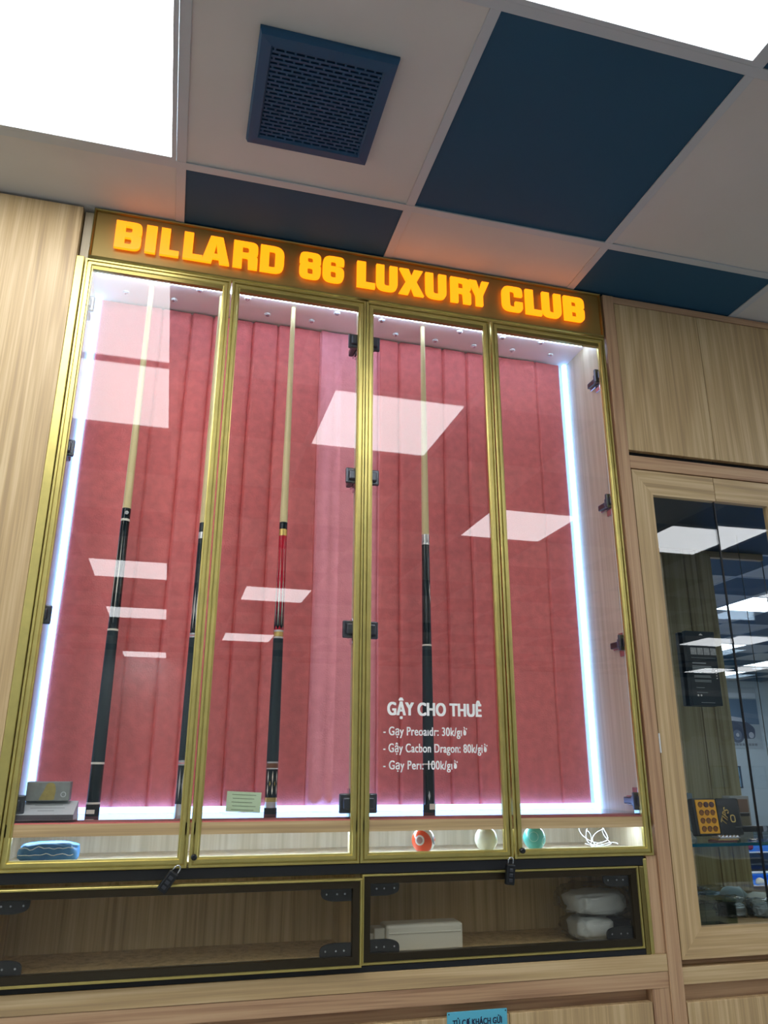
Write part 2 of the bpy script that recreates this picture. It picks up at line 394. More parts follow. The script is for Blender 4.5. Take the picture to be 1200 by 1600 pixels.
# doors
PROF = [(0, .020), (0, .001), (.001, 0), (.0055, 0), (.0063, .0060), (.0085, .0060), (.0093, .0005), (.0165, .0005), (.0185, .004), (.0215, .0045), (.0215, .012), (.0185, .020)]
def rail_fix(mb, x0, x1, z0, z1):    # rails are a little taller than the stiles are wide
    return mb
def hinge(parent, xw, z, sgn, door):
    # xw wall face, sgn +1: the wall lies to the right of the free side (points left), -1: to the left
    d = -sgn; hb = MB()
    def bx(a, b2, y0, y1, z0, z1, bb=.001): hb.rbox(min(xw+d*a, xw+d*b2), max(xw+d*a, xw+d*b2), y0, y1, z0, z1, bb)
    h_ = obj('hinge', MB(), None, door) if False else None
    bx(0, .005, .046, .072, z-.033, z+.033, .002)       # cross plate wings
    bx(0, .005, .036, .104, z-.012, z+.012, .002)
    h_ = obj('hinge', hb, CHROME, door)
    hb = MB(); bx(.005, .018, .030, .098, z-.009, z+.009, .003); bx(.003, .026, .012, .048, z-.013, z+.013, .003)
    bx(.006, .034, .0205, .030, z-.022, z+.022, .003)
    return obj('hinge_arm', hb, GUN, door)
dl = ['leftmost brass-framed glass door', 'second brass-framed glass door', 'third brass-framed glass door with white price lettering', 'rightmost brass-framed glass door']
doors = []
for i in range(4):
    x0, x1 = XL+i*WD+(.001 if i in (0, 2) else .002), XL+(i+1)*WD-(.002 if i in (0, 2) else .001)
    d = obj('glass_door', frame(x0, x1, ZB, ZT, PROF), BRASS, cab, dl[i]); doors.append(d)
    for (za, zb2) in ((ZT-.030, ZT-.019),):
        obj('rail_bead', MB().rbox(x0+.0205, x1-.0205, .003, .018, za, zb2, .001), BRASSD, d)
    obj('pane', MB().box(x0+.020, x1-.020, .007, .011, ZB+.020, ZT-.028), GLASS, d)
for (di, xw, sg) in ((0, -.5545, -1), (1, .199, 1), (2, .223, -1), (3, .980, 1)):
    for z in (2.708, 2.297, 1.882, 1.470): hinge(cab, xw, z, sg, doors[di])
obj('knob', MB().lathe([(.003, 0), (.003, .008), (.0065, .010), (.0065, .017), (.004, .019)], 0, 0, 16).xf(Matrix.Translation((-.161, 0, 1.365)) @ Matrix.Rotation(math.pi/2, 4, 'X')), BLACK, doors[1])
obj('knob', MB().lathe([(.003, 0), (.003, .008), (.0065, .010), (.0065, .017), (.004, .019)], 0, 0, 16).xf(Matrix.Translation((.610, 0, 1.362)) @ Matrix.Rotation(math.pi/2, 4, 'X')), BLACK, doors[3])
# lettering stuck on door three
def boldmesh(txt, wdt, h, b, ex=.0001):     # heavy lettering: the outline stacked a hair apart
    bm = bmesh.new()
    for k, (dx, dy) in enumerate([(i*b/2, j*b/2) for i in (-2, -1, 0, 1, 2) for j in (-1, 0, 1)]):
        m2 = text_mesh(txt, wdt-2*b, h-b, 0, ex); m2.transform(Matrix.Translation((b+dx, b/2+dy, .000012*k))); bm.from_mesh(m2)
    me = bpy.data.meshes.new('lettering'); bm.to_mesh(me); bm.free(); return me
def letter(txt, x, z, wdt, h, bold):
    me = boldmesh(txt, wdt, h, bold); stand(me, x, .0066, z); mesh_obj('lettering', me, VINYL, doors[2])
letter('GẬY CHO THUÊ', .277, 1.673, .248, .0335, .0017)
letter('- Gạy Preoaıdr: 30k/gıờ', .267, 1.6255, .217, .0215, .00045)
letter('- Gậy Cacbon Dragon: 80k/giờ', .267, 1.5860, .270, .0215, .00045)
letter('- Gạy Perı: 100k/gıờ', .267, 1.5465, .190, .0215, .00045)
# black strip and brass end pieces under the doors

# ---- lower flap compartments
fc = thing('flap_cabinet', 'low cabinet with two dark-framed glass flaps below display', 'cabinet', (.19, .15, 1.118))
obj('floor_panel', MB().box(-.5545, .980, .024, D, 1.1215, 1.140), W_F, fc)
for a, b2 in ((-.5745, -.5545), (.980, .9845)): obj('side_panel', MB().box(a, b2, .031, .30, 1.1215, 1.3355), W_F, fc)
obj('back_panel', MB().box(-.5545, .980, D+.001, .30, 1.1215, 1.3355), W_F, fc)
obj('ceiling_panel', MB().box(-.5545, .980, .024, D, 1.316, 1.335), W_F, fc)
obj('divider', MB().box(.206, .222, .024, D, 1.140, 1.316), W_F, fc)
obj('dark_rail', MB().rbox(-.575, .935, .002, .026, 1.1215, 1.1340, .001), BLACKR, fc)
obj('dark_rail', MB().rbox(-.575, .948, .003, .03, 1.3195, 1.3415, .001), BLACKR, fc)
obj('end_trim', MB().rbox(.9300, .9420, .000, .03, 1.1215, 1.318, .0015), BRASSD, fc)
obj('end_trim', MB().rbox(.9440, .9540, .002, .03, 1.1215, 1.3350, .0015), BRASS, fc)
obj('end_stile', MB().rbox(.9550, .9845, .004, .03, 1.1215, 1.3415, .0008), W_R, fc)
FP = [(0, .022), (0, .001), (.001, 0), (.004, 0), (.005, .003), (.0055, .022)]
FI = [(.0055, .021), (.0055, .003), (.020, .005), (.021, .009), (.021, .021)]
def flap(x0, x1, z0, z1, dy, lab):
    sh = lambda p: [(a, b2+dy) for a, b2 in p]
    d = obj('glass_flap', frame(x0, x1, z0, z1, sh(FI)), DARKF, fc, lab)
    obj('brass_rim', frame(x0, x1, z0, z1, sh(FP)), BRASS, d)
    obj('pane', MB().box(x0+.0205, x1-.0205, .011+dy, .014+dy, z0+.0205, z1-.0205), SMOKE, d)
    for sx in (0, 1):
        for sz in (0, 1):
            w_ = .072; h_ = .028
            pts = [(0, 0, 0), (w_, 0, .004), (w_, h_*.75, .010), (w_*.7, h_, .02), (0, h_, 0)]
            pts = rounded(pts, 4)
            P = [((x0+.019+px) if sx == 0 else (x1-.019-px), (z0+.019+pz) if sz == 0 else (z1-.019-pz)) for px, pz in pts]
            br = obj('hinge_plate', MB().prism(P, .0150+dy, .0220+dy), BLACK, d)
            mb = MB()
            for q in (.018, .036, .060):
                xx = (x0+.019+q) if sx == 0 else (x1-.019-q); zz = (z0+.032) if sz == 0 else (z1-.032)
                mb.add([(xx+.0022*math.cos(a*math.pi/4), .0146+dy, zz+.0022*math.sin(a*math.pi/4)) for a in range(8)], [tuple(range(8))])
            obj('screw', mb, CHROME, br)
    return d
flap(-.572, .2145, 1.1345, 1.3120, -.014, 'left glass flap, standing slightly proud')
flap(.2180, .9280, 1.1350, 1.3185, .000, 'right glass flap')

# ---- timber rail and lockers below
bc = thing('locker_cabinet', 'oak locker cabinet below the glass flaps with blue name plate', 'cabinet', (.19, .2, 0))
obj('rail_board', MB().rbox(-.5765, .9845, .0000, .30, 1.0835, 1.1210, .0012), W_H, bc)
obj('rail_board', MB().rbox(-.5765, .9845, .0015, .30, 1.0480, 1.0830, .0010), W_RH, bc)
obj('recess_back', MB().box(-.5765, .937, .030, .30, .08, 1.0478), W_RH, bc)
obj('stile', MB().rbox(.938, .9845, .0025, .30, .0, 1.0478, .0010), W_R, bc)
xsd = [-.5765, -.514, -.154, .206, .566, .9365]
for a, b2 in zip(xsd, xsd[1:]):
    obj('door', MB().rbox(a+.001, b2-.001, .004, .024, .09, 1.0205, .001), W_V, bc)
obj('plinth', MB().box(-.5765, .937, .05, .30, 0, .08), BLACKR, bc)
PLM = mat('sky_blue_plate', (94, 188, 214), .4)
npl = thing('name_plate', 'sky blue plate reading TỦ CƠ KHÁCH GỬI on locker door', 'sign', (.487, .003, .955))
obj('plate', MB().rbox(.4150, .5590, .0005, .0035, .955, 1.0325, .001), PLM, npl)
me = boldmesh('TỦ CƠ KHÁCH GỬI', .118, .0130, .0006); stand(me, .4275, .0004, 1.0045)
mesh_obj('lettering', me, mat('navy_print', (24, 36, 72), .6), npl)
mbs = MB()
for xx, zz in ((.419, 1.0285), (.555, 1.0285)): mbs.add([(xx+.0016*math.cos(a*math.pi/4), .0001, zz+.0016*math.sin(a*math.pi/4)) for a in range(8)], [tuple(range(8))])
obj('nail', mbs, BLACK, npl)

# ================================================================ sign
sg = thing('sign_box', 'bronze sign box with glowing amber BILLARD 86 LUXURY CLUB letters', 'sign', (.21, .02, 2.836))
obj('box_frame', frame(-.550, .9790, 2.8360, 2.9915, [(0, .022), (0, 0), (.003, -.002), (.005, 0), (.007, .006), (.008, .022)]), BRASSD, sg)
obj('panel', MB().rbox(-.543, .9720, .006, .020, 2.843, 2.9845, .001), PANELM, sg)
S = .32
def glyph(ch, w_):
    s_ = min(S, w_*.37); R = .24; r_ = .07
    if ch == 'B': return [[(0,0),(w_,0,R),(w_,.50,.14),(w_-.09,.525),(w_,.56,.14),(w_,1,R),(0,1)], [(s_,.17),(w_-s_,.17,r_),(w_-s_,.41,r_),(s_,.41)], [(s_,.60),(w_-s_,.60,r_),(w_-s_,.83,r_),(s_,.83)]]
    if ch == 'D': return [[(0,0),(w_,0,.34),(w_,1,.34),(0,1)], [(s_,.18),(w_-s_,.18,r_),(w_-s_,.82,r_),(s_,.82)]]
    if ch == 'I': return [[(0,0),(w_,0),(w_,1),(0,1)]]
    if ch == 'L': return [[(0,0),(w_,0),(w_,.2),(s_*1.3,.2),(s_*1.3,1),(0,1)]]
    if ch == 'U': return [[(0,0,.30),(w_,0,.30),(w_,1),(w_-s_,1),(w_-s_,.19,.08),(s_,.19,.08),(s_,1),(0,1)]]
    if ch == 'C': return [[(0,0,R+.06),(w_,0,R+.06),(w_,.40),(w_-s_,.40),(w_-s_,.17,.08),(s_,.17,.08),(s_,.83,.08),(w_-s_,.83,.08),(w_-s_,.64),(w_,.64),(w_,1,R+.06),(0,1,R+.06)]]
    if ch == '6': return [[(0,0,R+.06),(w_,0,R+.06),(w_,.61,R),(s_,.61),(s_,.83,.07),(w_-s_,.83,.07),(w_-s_,.69),(w_,.69),(w_,1,R+.06),(0,1,R+.06)], [(s_,.17,r_),(w_-s_,.17,r_),(w_-s_,.45,r_),(s_,.45,r_)]]
    if ch == '8': return [[(0,0,R+.04),(w_,0,R+.04),(w_,.50,.14),(w_-.12,.53),(w_,.56,.14),(w_,1,R+.04),(0,1,R+.04),(0,.56,.14),(.12,.53),(0,.50,.14)], [(s_,.16,r_),(w_-s_,.16,r_),(w_-s_,.43,r_),(s_,.43,r_)], [(s_,.61,r_),(w_-s_,.61,r_),(w_-s_,.84,r_),(s_,.84,r_)]]
    if ch == 'R': return [[(0,0),(s_,0),(s_,.40),(w_-s_-.02,.40,.05),(w_-s_,0),(w_,0),(w_,.42,.10),(w_-.08,.49),(w_,.55,.12),(w_,1,R),(0,1)], [(s_,.57),(w_-s_,.57,r_),(w_-s_,.83,r_),(s_,.83)]]
    if ch == 'A': return [[(0,0),(.35*w_,0),(.39*w_,.17),(.61*w_,.17),(.65*w_,0),(w_,0),(.72*w_,1),(.28*w_,1)], [(.43*w_,.34),(.57*w_,.34),(.5*w_,.74)]]
    if ch == 'X': return [[(0,0),(.38*w_,0),(.5*w_,.30),(.62*w_,0),(w_,0),(.70*w_,.52),(.97*w_,1),(.61*w_,1),(.5*w_,.73),(.39*w_,1),(.03*w_,1),(.30*w_,.52)]]
    if ch == 'Y': return [[(.33*w_,0),(.67*w_,0),(.67*w_,.40),(w_,1),(.64*w_,1),(.5*w_,.62),(.36*w_,1),(0,1),(.33*w_,.40)]]
HL = .0855
for ch, a, b2 in [('B',-.489,-.421),('I',-.410,-.382),('L',-.371,-.321),('L',-.310,-.258),('A',-.260,-.184),('R',-.175,-.107),('D',-.100,-.033),('8',.012,.073),('6',.079,.141),('L',.180,.234),('U',.238,.302),('X',.306,.383),('U',.389,.454),('R',.468,.532),('Y',.527,.592),('C',.634,.701),('L',.712,.765),('U',.768,.832),('B',.842,.911)]:
    wn = (b2-a)/HL
    loops = [[(x*HL, y*HL) for x, y in rounded(lp)] for lp in glyph(ch, wn)]
    me = curve_mesh(loops, .0045); stand(me, a, -.0050, 2.8720)
    mesh_obj('letter', me, LETTER, sg)

# ================================================================ cues
def rad(z): # radius along the cue
    if z < 2.19: return .0155+(.0108-.0155)*(z-1.44)/(2.19-1.44)
    return .0108+(.0068-.0108)*min(1, (z-2.19)/.66)
YC = .150
def cue(x, label, segs, ztop=2.8695, zbot=1.4415):
    t = thing('pool_cue', label, 'cue', (x, YC, zbot), 'pool cues standing in the display')
    for (nm, z0, z1, m, ext, lab) in segs:
        n = max(1, int((z1-z0)/.1)); pr = [(rad(z0+(z1-z0)*k/n)+ext, z0+(z1-z0)*k/n) for k in range(n+1)]
        obj(nm, MB().lathe(pr, x, YC, 24), m, t, lab)
    return t
def inlay(t, x, nm, a, zlo, zmid, zhi, wlo, m, w2=None):   # spear: widest at zmid, points at zlo / zhi ; a = angle around
    mb = MB(); n = 14; vs = []; 
    for k in range(n+1):
        z = zlo+(zhi-zlo)*k/n
        ww = wlo*((z-zlo)/(zmid-zlo) if z <= zmid and zmid > zlo else (zhi-z)/(zhi-zmid) if zhi > zmid else 1)
        R = rad(z)+.0006
        for sgn in (-1, -.33, .33, 1):
            an = a+sgn*max(ww, .0001)/R; vs.append((x+R*math.sin(an), YC-R*math.cos(an), z))
    fs = [(4*k+j, 4*k+j+1, 4*k+j+5, 4*k+j+4) for k in range(n) for j in range(3)]
    obj(nm, mb.add(vs, fs, True), m, t)
cA = cue(-.392, 'black-butted cue with pale shaft, leftmost in the display', [
    ('bumper', 1.4415, 1.4675, RUBBER, .0002, None), ('ring', 1.4675, 1.4720, IVORY, .0004, None), ('butt_sleeve', 1.4720, 1.5555, CBLACK, 0, None),
    ('ring', 1.5555, 1.5605, IVORY, .0004, None), ('wrap', 1.5605, 1.8705, WRAP, .0003, None), ('ring', 1.8705, 1.8755, IVORY, .0004, None),
    ('forearm', 1.8755, 2.1565, CBLACK, 0, None), ('ring', 2.1565, 2.1625, IVORY, .0003, None), ('joint_collar', 2.1625, 2.1915, CBLACK, .0002, None), ('shaft', 2.1915, 2.8695, MAPLE, 0, None)])
obj('joint_badge', MB().lathe([(.0050, 0), (.0050, .0015)], 0, 0, 16).xf(Matrix.Translation((-.390, YC-rad(2.176)+.0001, 2.178)) @ Matrix.Rotation(math.pi/2, 4, 'X')), SILV, cA)
inlay(cA, -.392, 'side_stripe', -.9, 1.89, 2.0, 2.13, .0012, IVORY); inlay(cA, -.392, 'side_stripe', -.1, 1.89, 2.0, 2.13, .0012, IVORY)
obj('label_patch', MB().box(-.404, -.386, YC-rad(1.455)-.0012, YC-rad(1.455)-.0002, 1.447, 1.456), IVORY, cA)
cB = cue(-.193, 'silver-patterned black cue half hidden behind the first door seam', [
    ('bumper', 1.4415, 1.4665, SILV, 0, None), ('butt_sleeve', 1.4665, 1.5540, CBLACK, 0, None), ('ring', 1.5540, 1.5580, SILV, .0004, None), ('ring', 1.5600, 1.5655, SILV, .0004, None),
    ('wrap', 1.5655, 1.8620, WRAP, .0003, None), ('ring', 1.8620, 1.8660, SILV, .0004, None), ('ring', 1.8690, 1.8736, SILV, .0004, None), ('forearm', 1.8736, 2.1240, CBLACK, 0, None),
    ('ring', 2.1240, 2.1420, SILV, .0003, None), ('joint_collar', 2.1420, 2.1681, CBLACK, .0002, None), ('shaft', 2.1681, 2.8695, MAPLE, 0, None)])
for a in (-1.2, -.6, 0, .6):
    inlay(cB, -.193, 'inlay', a, 1.884, 1.93, 1.99, .003, SILV); inlay(cB, -.193, 'inlay', a, 1.474, 1.51, 1.548, .003, SILV)
cC = cue(.020, 'crimson cue with ivory spear inlays behind the second door', [
    ('bumper', 1.4415, 1.4563, RUBBER, .0002, None), ('ring', 1.4563, 1.4700, SILV, .0003, None), ('ring', 1.4700, 1.4798, GOLDI, .0005, None), ('butt_sleeve', 1.4798, 1.5456, CBLACK, 0, None),
    ('ring', 1.5456, 1.5490, SILV, .0005, None), ('ring', 1.5490, 1.5600, mat('brown_ring', (110, 70, 44), .3), .0002, 'dark brown ring'), ('ring', 1.5600, 1.5637, SILV, .0005, None),
    ('wrap', 1.5637, 1.8700, WRAP, .0003, None), ('ring', 1.8700, 1.8745, SILV, .0005, None), ('ring', 1.8745, 1.8870, GOLDI, .0003, None), ('ring', 1.8870, 1.8919, SILV, .0005, None),
    ('forearm', 1.8919, 2.1497, CRED, 0, 'glossy crimson forearm'), ('ring', 2.1497, 2.1679, GOLDI, .0004, None), ('joint_collar', 2.1679, 2.1882, CBLACK, .0002, None), ('shaft', 2.1882, 2.8695, MAPLE, 0, None)])
for a in (-1.1, -.35, .40, 1.15):
    inlay(cC, .020, 'black_point', a, 1.8921, 1.8925, 2.04, .0052, CBLACK)
    inlay(cC, .020, 'inlay', a, 1.905, 1.945, 2.11, .0012, IVORY)
for a in (-.75, 0, .75):
    inlay(cC, .020, 'inlay', a, 1.486, 1.497, 1.512, .0016, IVORY); inlay(cC, .020, 'inlay', a, 1.512, 1.528, 1.542, .0016, IVORY)
    inlay(cC, .020, 'gold_diamond', a+.36, 1.505, 1.512, 1.519, .0014, GOLDI)
cD = cue(.429, 'plain black cue with silver collar behind the price lettering', [
    ('bumper', 1.4415, 1.4604, RUBBER, .0002, None), ('butt_sleeve', 1.4604, 1.5579, CBLACK, 0, None), ('ring', 1.5579, 1.5611, IVORY, .0004, None), ('wrap', 1.5611, 1.8671, WRAP, .0003, None),
    ('ring', 1.8671, 1.8716, IVORY, .0004, None), ('forearm', 1.8716, 2.1555, CBLACK, 0, None), ('ring', 2.1555, 2.1612, SILV, .0005, None), ('joint_collar', 2.1612, 2.1861, SILV, .0002, 'black and silver striped collar'), ('shaft', 2.1861, 2.8695, MAPLE, 0, None)])
for a in (-.8, .1, .9): inlay(cD, .429, 'collar_stripe', a, 2.1615, 2.162, 2.1860, .0018, CBLACK)
inlay(cD, .429, 'logo_mark', .55, 2.00, 2.02, 2.045, .0016, IVORY); inlay(cD, .429, 'logo_mark', .75, 1.985, 2.00, 2.01, .0012, IVORY)
obj('label_patch', MB().box(.425, .441, YC-rad(1.463)-.0012, YC-rad(1.463)-.0002, 1.449, 1.463), IVORY, cD)
inlay(cD, .429, 'emblem', -.25, 1.470, 1.482, 1.495, .003, SILV)

# ================================================================ things on the main shelf
ZS = 1.4416
t = thing('paper_box', 'flat white box with fine print lying on shelf under the grey box', 'box', (-.478, .050, ZS))
GREYW = mat('grey_white_card', (196, 200, 200), .6)
obj('lid', MB().prism([(-.536, ZS+.008), (-.419, ZS+.008), (-.419, ZS+.009), (-.536, ZS+.009)], .020, .080), mat('dark_grey_card', (96, 92, 96), .6), t) if False else None
bx = MB(); bx.add([(-.537,.016,ZS),(-.420,.016,ZS),(-.416,.085,ZS),(-.530,.085,ZS),(-.537,.016,ZS+.011),(-.420,.016,ZS+.011),(-.419,.085,ZS+.036),(-.528,.085,ZS+.036)], [(0,3,2,1),(4,5,6,7),(0,1,5,4),(1,2,6,5),(2,3,7,6),(3,0,4,7)])
obj('body', bx, GREYW, t)
obj('front_edge', MB().rbox(-.5372, -.4198, .0152, .017, ZS+.0005, ZS+.0105, .0005), mat('dark_card_edge', (86, 80, 84), .7), t)
def slope(y): return ZS+.011+.025*(y-.016)/.069
for (xa, xb, y) in ((-.505, -.448, .062), (-.512, -.442, .048), (-.495, -.462, .034)):
    obj('print_line', MB().add([(xa,y-.0018,slope(y-.0018)+.0004),(xb,y-.0018,slope(y-.0018)+.0004),(xb,y+.0018,slope(y+.0018)+.0004),(xa,y+.0018,slope(y+.0018)+.0004)], [(0,1,2,3)]), mat('grey_print', (150, 152, 152), .7), t)
t = thing('banknote_box', 'grey patterned box with gold portrait blob on the white box', 'box', (-.48, .07, ZS+.034))
obj('body', MB().rbox(-.527, -.437, .060, .100, ZS+.0365, ZS+.077, .002), mat('silver_grey_print', (142, 146, 140), .45, vary=.2, vscale=60), t)
P = rounded([(-.500, ZS+.0385, .004), (-.468, ZS+.0385, .004), (-.466, ZS+.060, .01), (-.470, ZS+.0745, .010), (-.486, ZS+.0745, .010), (-.490, ZS+.060, .006)], 4)
obj('gold_portrait', MB().prism(P, .0592, .0600), mat('dull_gold_print', (170, 152, 84), .5, vary=.2, vscale=90), t)
obj('ring_print', MB().lathe([(.006, 0), (.006, .0006), (.004, .0006), (.004, 0)], 0, 0, 16, False).xf(Matrix.Translation((-.450, .0598, ZS+.050)) @ Matrix.Rotation(math.pi/2, 4, 'X')), GREYW, t)
t = thing('price_card', 'pale green card with faint text in a clear sleeve on shelf', 'card', (-.055, .05, ZS))
Mc = Matrix.Translation((-.055, .060, ZS)) @ Matrix.Rotation(-.30, 4, 'X') @ Matrix.Rotation(.05, 4, 'Y')
obj('card', MB().box(-.040, .040, -.0004, .0004, .010, .056).xf(Mc), mat('pale_green_paper', (226, 244, 204), .8), t)
obj('sleeve', MB().box(-.047, .047, -.0014, -.0010, .002, .060).xf(Mc), GLASS, t)
GP = mat('faint_print', (150, 172, 130), .8)
for k in range(5): obj('print_line', MB().box(-.028+.002*(k % 2), .028-.004*(k % 3), -.0009, -.0005, .048-.0085*k, .0496-.0085*k).xf(Mc), GP, t)

# ================================================================ lower compartment
ZF = 1.3522
def ball(x, label, base, parts):
    t = thing('billiard_ball', label, 'ball', (x, .068, ZF), 'balls in the low compartment')
    R = .0285; zc = ZF+R+.0015; bm = bmesh.new(); bmesh.ops.create_uvsphere(bm, u_segments=32, v_segments=20, radius=R)
    bm.verts.index_update(); mb = MB().add([(v.co.x+x, v.co.y+.068, v.co.z+zc) for v in bm.verts], [[v.index for v in q.verts] for q in bm.faces], True); bm.free()
    obj('sphere', mb, base, t)
    for (nm, th, ph, rr, inner, m) in parts:   # disc / ring patches on the sphere; direction from azimuth th, elevation ph
        d = Vector((math.sin(th)*math.cos(ph), -math.cos(th)*math.cos(ph), math.sin(ph))); a = d.cross(Vector((0,0,1))).normalized(); b3 = a.cross(d)
        vs = []; n = 28; rings = 5
        for k in range(rings+1):
            al = inner+(rr-inner)*k/rings
            for j in range(n):
                q = d*math.cos(al)+(a*math.cos(2*math.pi*j/n)+b3*math.sin(2*math.pi*j/n))*math.sin(al)
                vs.append(Vector((x, .068, zc))+q*(R+.0003))
        fs = [(k*n+j, k*n+(j+1) % n, (k+1)*n+(j+1) % n, (k+1)*n+j) for k in range(rings) for j in range(n)]
        obj(nm, MB().add(vs, fs, True), m, t)
    obj('stand_ring', MB().lathe([(.014, ZF), (.014, ZF+.004), (.011, ZF+.004), (.011, ZF)], x, .068, 24, False), CHROME, t)
    return t
ORG = mat('orange_red_resin', (226, 84, 50), .1); PEARL = mat('pearl_white_resin', (214, 220, 226), .1)
ball(.386, 'orange and white ball with round emblem, left one of the three', PEARL, [('orange_half', -.75, -.25, 1.22, .0, ORG), ('white_ring', -.65, .08, .42, .28, PEARL), ('grey_spot', -.65, .08, .28, 0, mat('grey_mark', (150, 120, 120), .3)), ('emblem', .95, .05, .36, .22, mat('dark_emblem', (90, 90, 110), .3)), ('emblem', 1.0, .1, .15, 0, ORG)])
ball(.550, 'pale cream ball, middle one of the three', mat('cream_resin', (222, 224, 204), .1, vary=.12, vscale=30), [('ring_mark', .9, 0, .45, .40, mat('soft_grey', (190, 196, 200), .3))])
ball(.681, 'teal ball beside the black knob, right one of the three', mat('teal_resin', (92, 190, 184), .1, vary=.12, vscale=30), [('ring_mark', -.5, .2, .42, .39, mat('light_teal', (190, 226, 222), .3)), ('ring_mark', .6, -.2, .32, .29, mat('lighter_teal', (190, 226, 222), .3))])
# blue wrapped roll
def lump(x0, x1, y0, y1, z0, z1, amp, fr, seed, sub=4, power=.5):
    bm = bmesh.new(); bmesh.ops.create_icosphere(bm, subdivisions=sub, radius=1); c3 = Vector(((x0+x1)/2, (y0+y1)/2, (z0+z1)/2)); h3 = Vector(((x1-x0)/2, (y1-y0)/2, (z1-z0)/2))
    for v in bm.verts:
        p = v.co.copy(); q = Vector([math.copysign(abs(k)**power, k) for k in p])
        q *= 1/max(1e-6, max(1, q.length/1.25)); nn = noise.noise(p*fr+Vector((seed, seed*2, 0)))+.5*noise.noise(p*fr*2.3+Vector((0, seed, 1)))
        q *= (1+amp*nn); v.co = Vector((c3.x+q.x*h3.x, c3.y+q.y*h3.y, max(z0, c3.z+q.z*h3.z)))
    bm.verts.index_update(); mb = MB().add([v.co.copy() for v in bm.verts], [[v.index for v in q.verts] for q in bm.faces], True); bm.free(); return mb
t = thing('blue_cloth_roll', 'rolled blue cloth in thin plastic in the low left compartment', 'cloth', (-.462, .08, ZF))
obj('roll', lump(-.525, -.405, .045, .11, ZF, ZF+.042, .10, 3, 3), mat('denim_blue_cloth', (62, 120, 168), .6, vary=.25, vscale=50), t)
mb = MB()
for k in range(3): mb.tube([(-.523+.0055*j, .043+.004*noise.noise(Vector((j*.5, k, 0))), ZF+.006+.013*k+.005*noise.noise(Vector((j*.35, k*3, 2)))) for j in range(21)], .0009, 5)
obj('plastic_crease', mb, WHITE, t)
t = thing('cable', 'tangled thin white cables hanging in the low right compartment', 'cable', (.885, .10, ZF))
for k in range(4):
    pts = []
    for j in range(26):
        q = j/25; pts.append((.845+.075*q*(1 if k % 2 else .7)+.014*math.sin(q*9+k*2), .10+.02*math.sin(q*7+k), ZF+.003+.05*abs(q-.5)**1.3*2*(1 if k < 3 else .2)+.004*math.sin(q*13+k)))
    obj('wire', MB().tube(pts, .0011, 6), WHITE, t)

# ================================================================ flap compartment contents
ZL = 1.1402
t = thing('plastic_bottle_case', 'white stepped plastic container lying in right flap compartment', 'container', (.36, .10, ZL))
obj('body', MB().rbox(.292, .484, .070, .130, ZL, ZL+.060, .007), CREAM, t)
obj('neck', MB().rbox(.266, .293, .078, .122, ZL+.004, ZL+.053, .003), CREAM, t)
obj('cap', MB().rbox(.250, .267, .084, .116, ZL+.008, ZL+.042, .002), CREAM, t)
obj('rib', MB().rbox(.300, .478, .0685, .071, ZL+.040, ZL+.043, .0008), CREAM, t)
FILM = glass('plastic_film', (.9, .92, .93)); 
CLB = mat('white_wrapped_cloth', (206, 208, 204), .7, bump=.4, bscale=60)
t = thing('wrapped_bundle', 'white bundle in crumpled clear plastic, upper of two', 'bag', (.86, .11, ZL+.055))
obj('contents', lump(.790, .935, .065, .165, ZL+.058, ZL+.112, .14, 2.2, 5), CLB, t)
obj('plastic_bag', lump(.772, .955, .055, .175, ZL+.056, ZL+.128, .22, 3.2, 9), FILM, t)
t = thing('wrapped_bundle', 'white and dark bundle in clear plastic, lower of two', 'bag', (.86, .11, ZL))
obj('contents', lump(.795, .890, .065, .160, ZL, ZL+.055, .14, 2.2, 15), CLB, t)
obj('dark_contents', lump(.880, .945, .070, .165, ZL, ZL+.052, .10, 2.2, 17), mat('dark_cloth', (40, 40, 46), .8), t)
obj('plastic_bag', lump(.778, .960, .052, .175, ZL, ZL+.056, .18, 3.2, 19), FILM, t)

# ================================================================ padlocks
def lock(x, z, ang, label):
    t = thing('padlock', label, 'padlock', (x, -.012, z), 'padlocks on the display doors')
    Rm = Matrix.Translation((x, -.014, z)) @ Matrix.Rotation(ang, 4, 'Y')
    obj('body', MB().rbox(-.0110, .0110, -.007, .007, -.045, 0, .003).xf(Rm), BLACK, t)
    pts = [(.006*math.cos(a), 0, .009+.006*math.sin(a)) for a in [math.pi*k/8 for k in range(9)]]
    obj('shackle', MB().tube([(.006, 0, -.004)]+pts+[(-.006, 0, -.004)], .0017, 8).xf(Rm), CHROME, t)
    for k in range(3): obj('dial', MB().rbox(-.0045, .0045, -.0085, -.004, -.038+.011*k, -.031+.011*k, .0008).xf(Rm), GUN, t)
lock(-.199, 1.3365, .62, 'black combination padlock hanging tilted under the first door seam')
lock(.577, 1.3330, .12, 'black combination padlock hanging under the third door seam')

# ================================================================ right-hand cabinets
t = thing('oak_post', 'oak post between display cabinet and right-hand cabinets', 'post', (1.004, .2, 0))
obj('board', MB().rbox(.9855, 1.0230, -.002, .45, 0, 2.990, .0012), W_R, t)
oc = thing('overhead_cabinet', 'oak overhead cabinet doors at the top right by the ceiling', 'cabinet', (1.6, .2, 2.42))
obj('top_rail', MB().rbox(1.0235, 2.30, .0, .02, 2.9680, 2.990, .0008), W_RH, oc)
obj('carcass', MB().box(1.0235, 2.30, .021, .45, 2.442, 2.985), BLACKR, oc)
for a, b2 in ((1.0255, 1.3285), (1.3305, 1.6335), (1.6355, 1.9385), (1.9405, 2.2435)):
    obj('door', MB().rbox(a, b2, .001, .020, 2.4590, 2.9655, .0012), W_V, oc)
gc = thing('glass_door_cabinet', 'oak wall cabinet with glass doors and mirrored back at right', 'cabinet', (1.6, .2, 1.05))
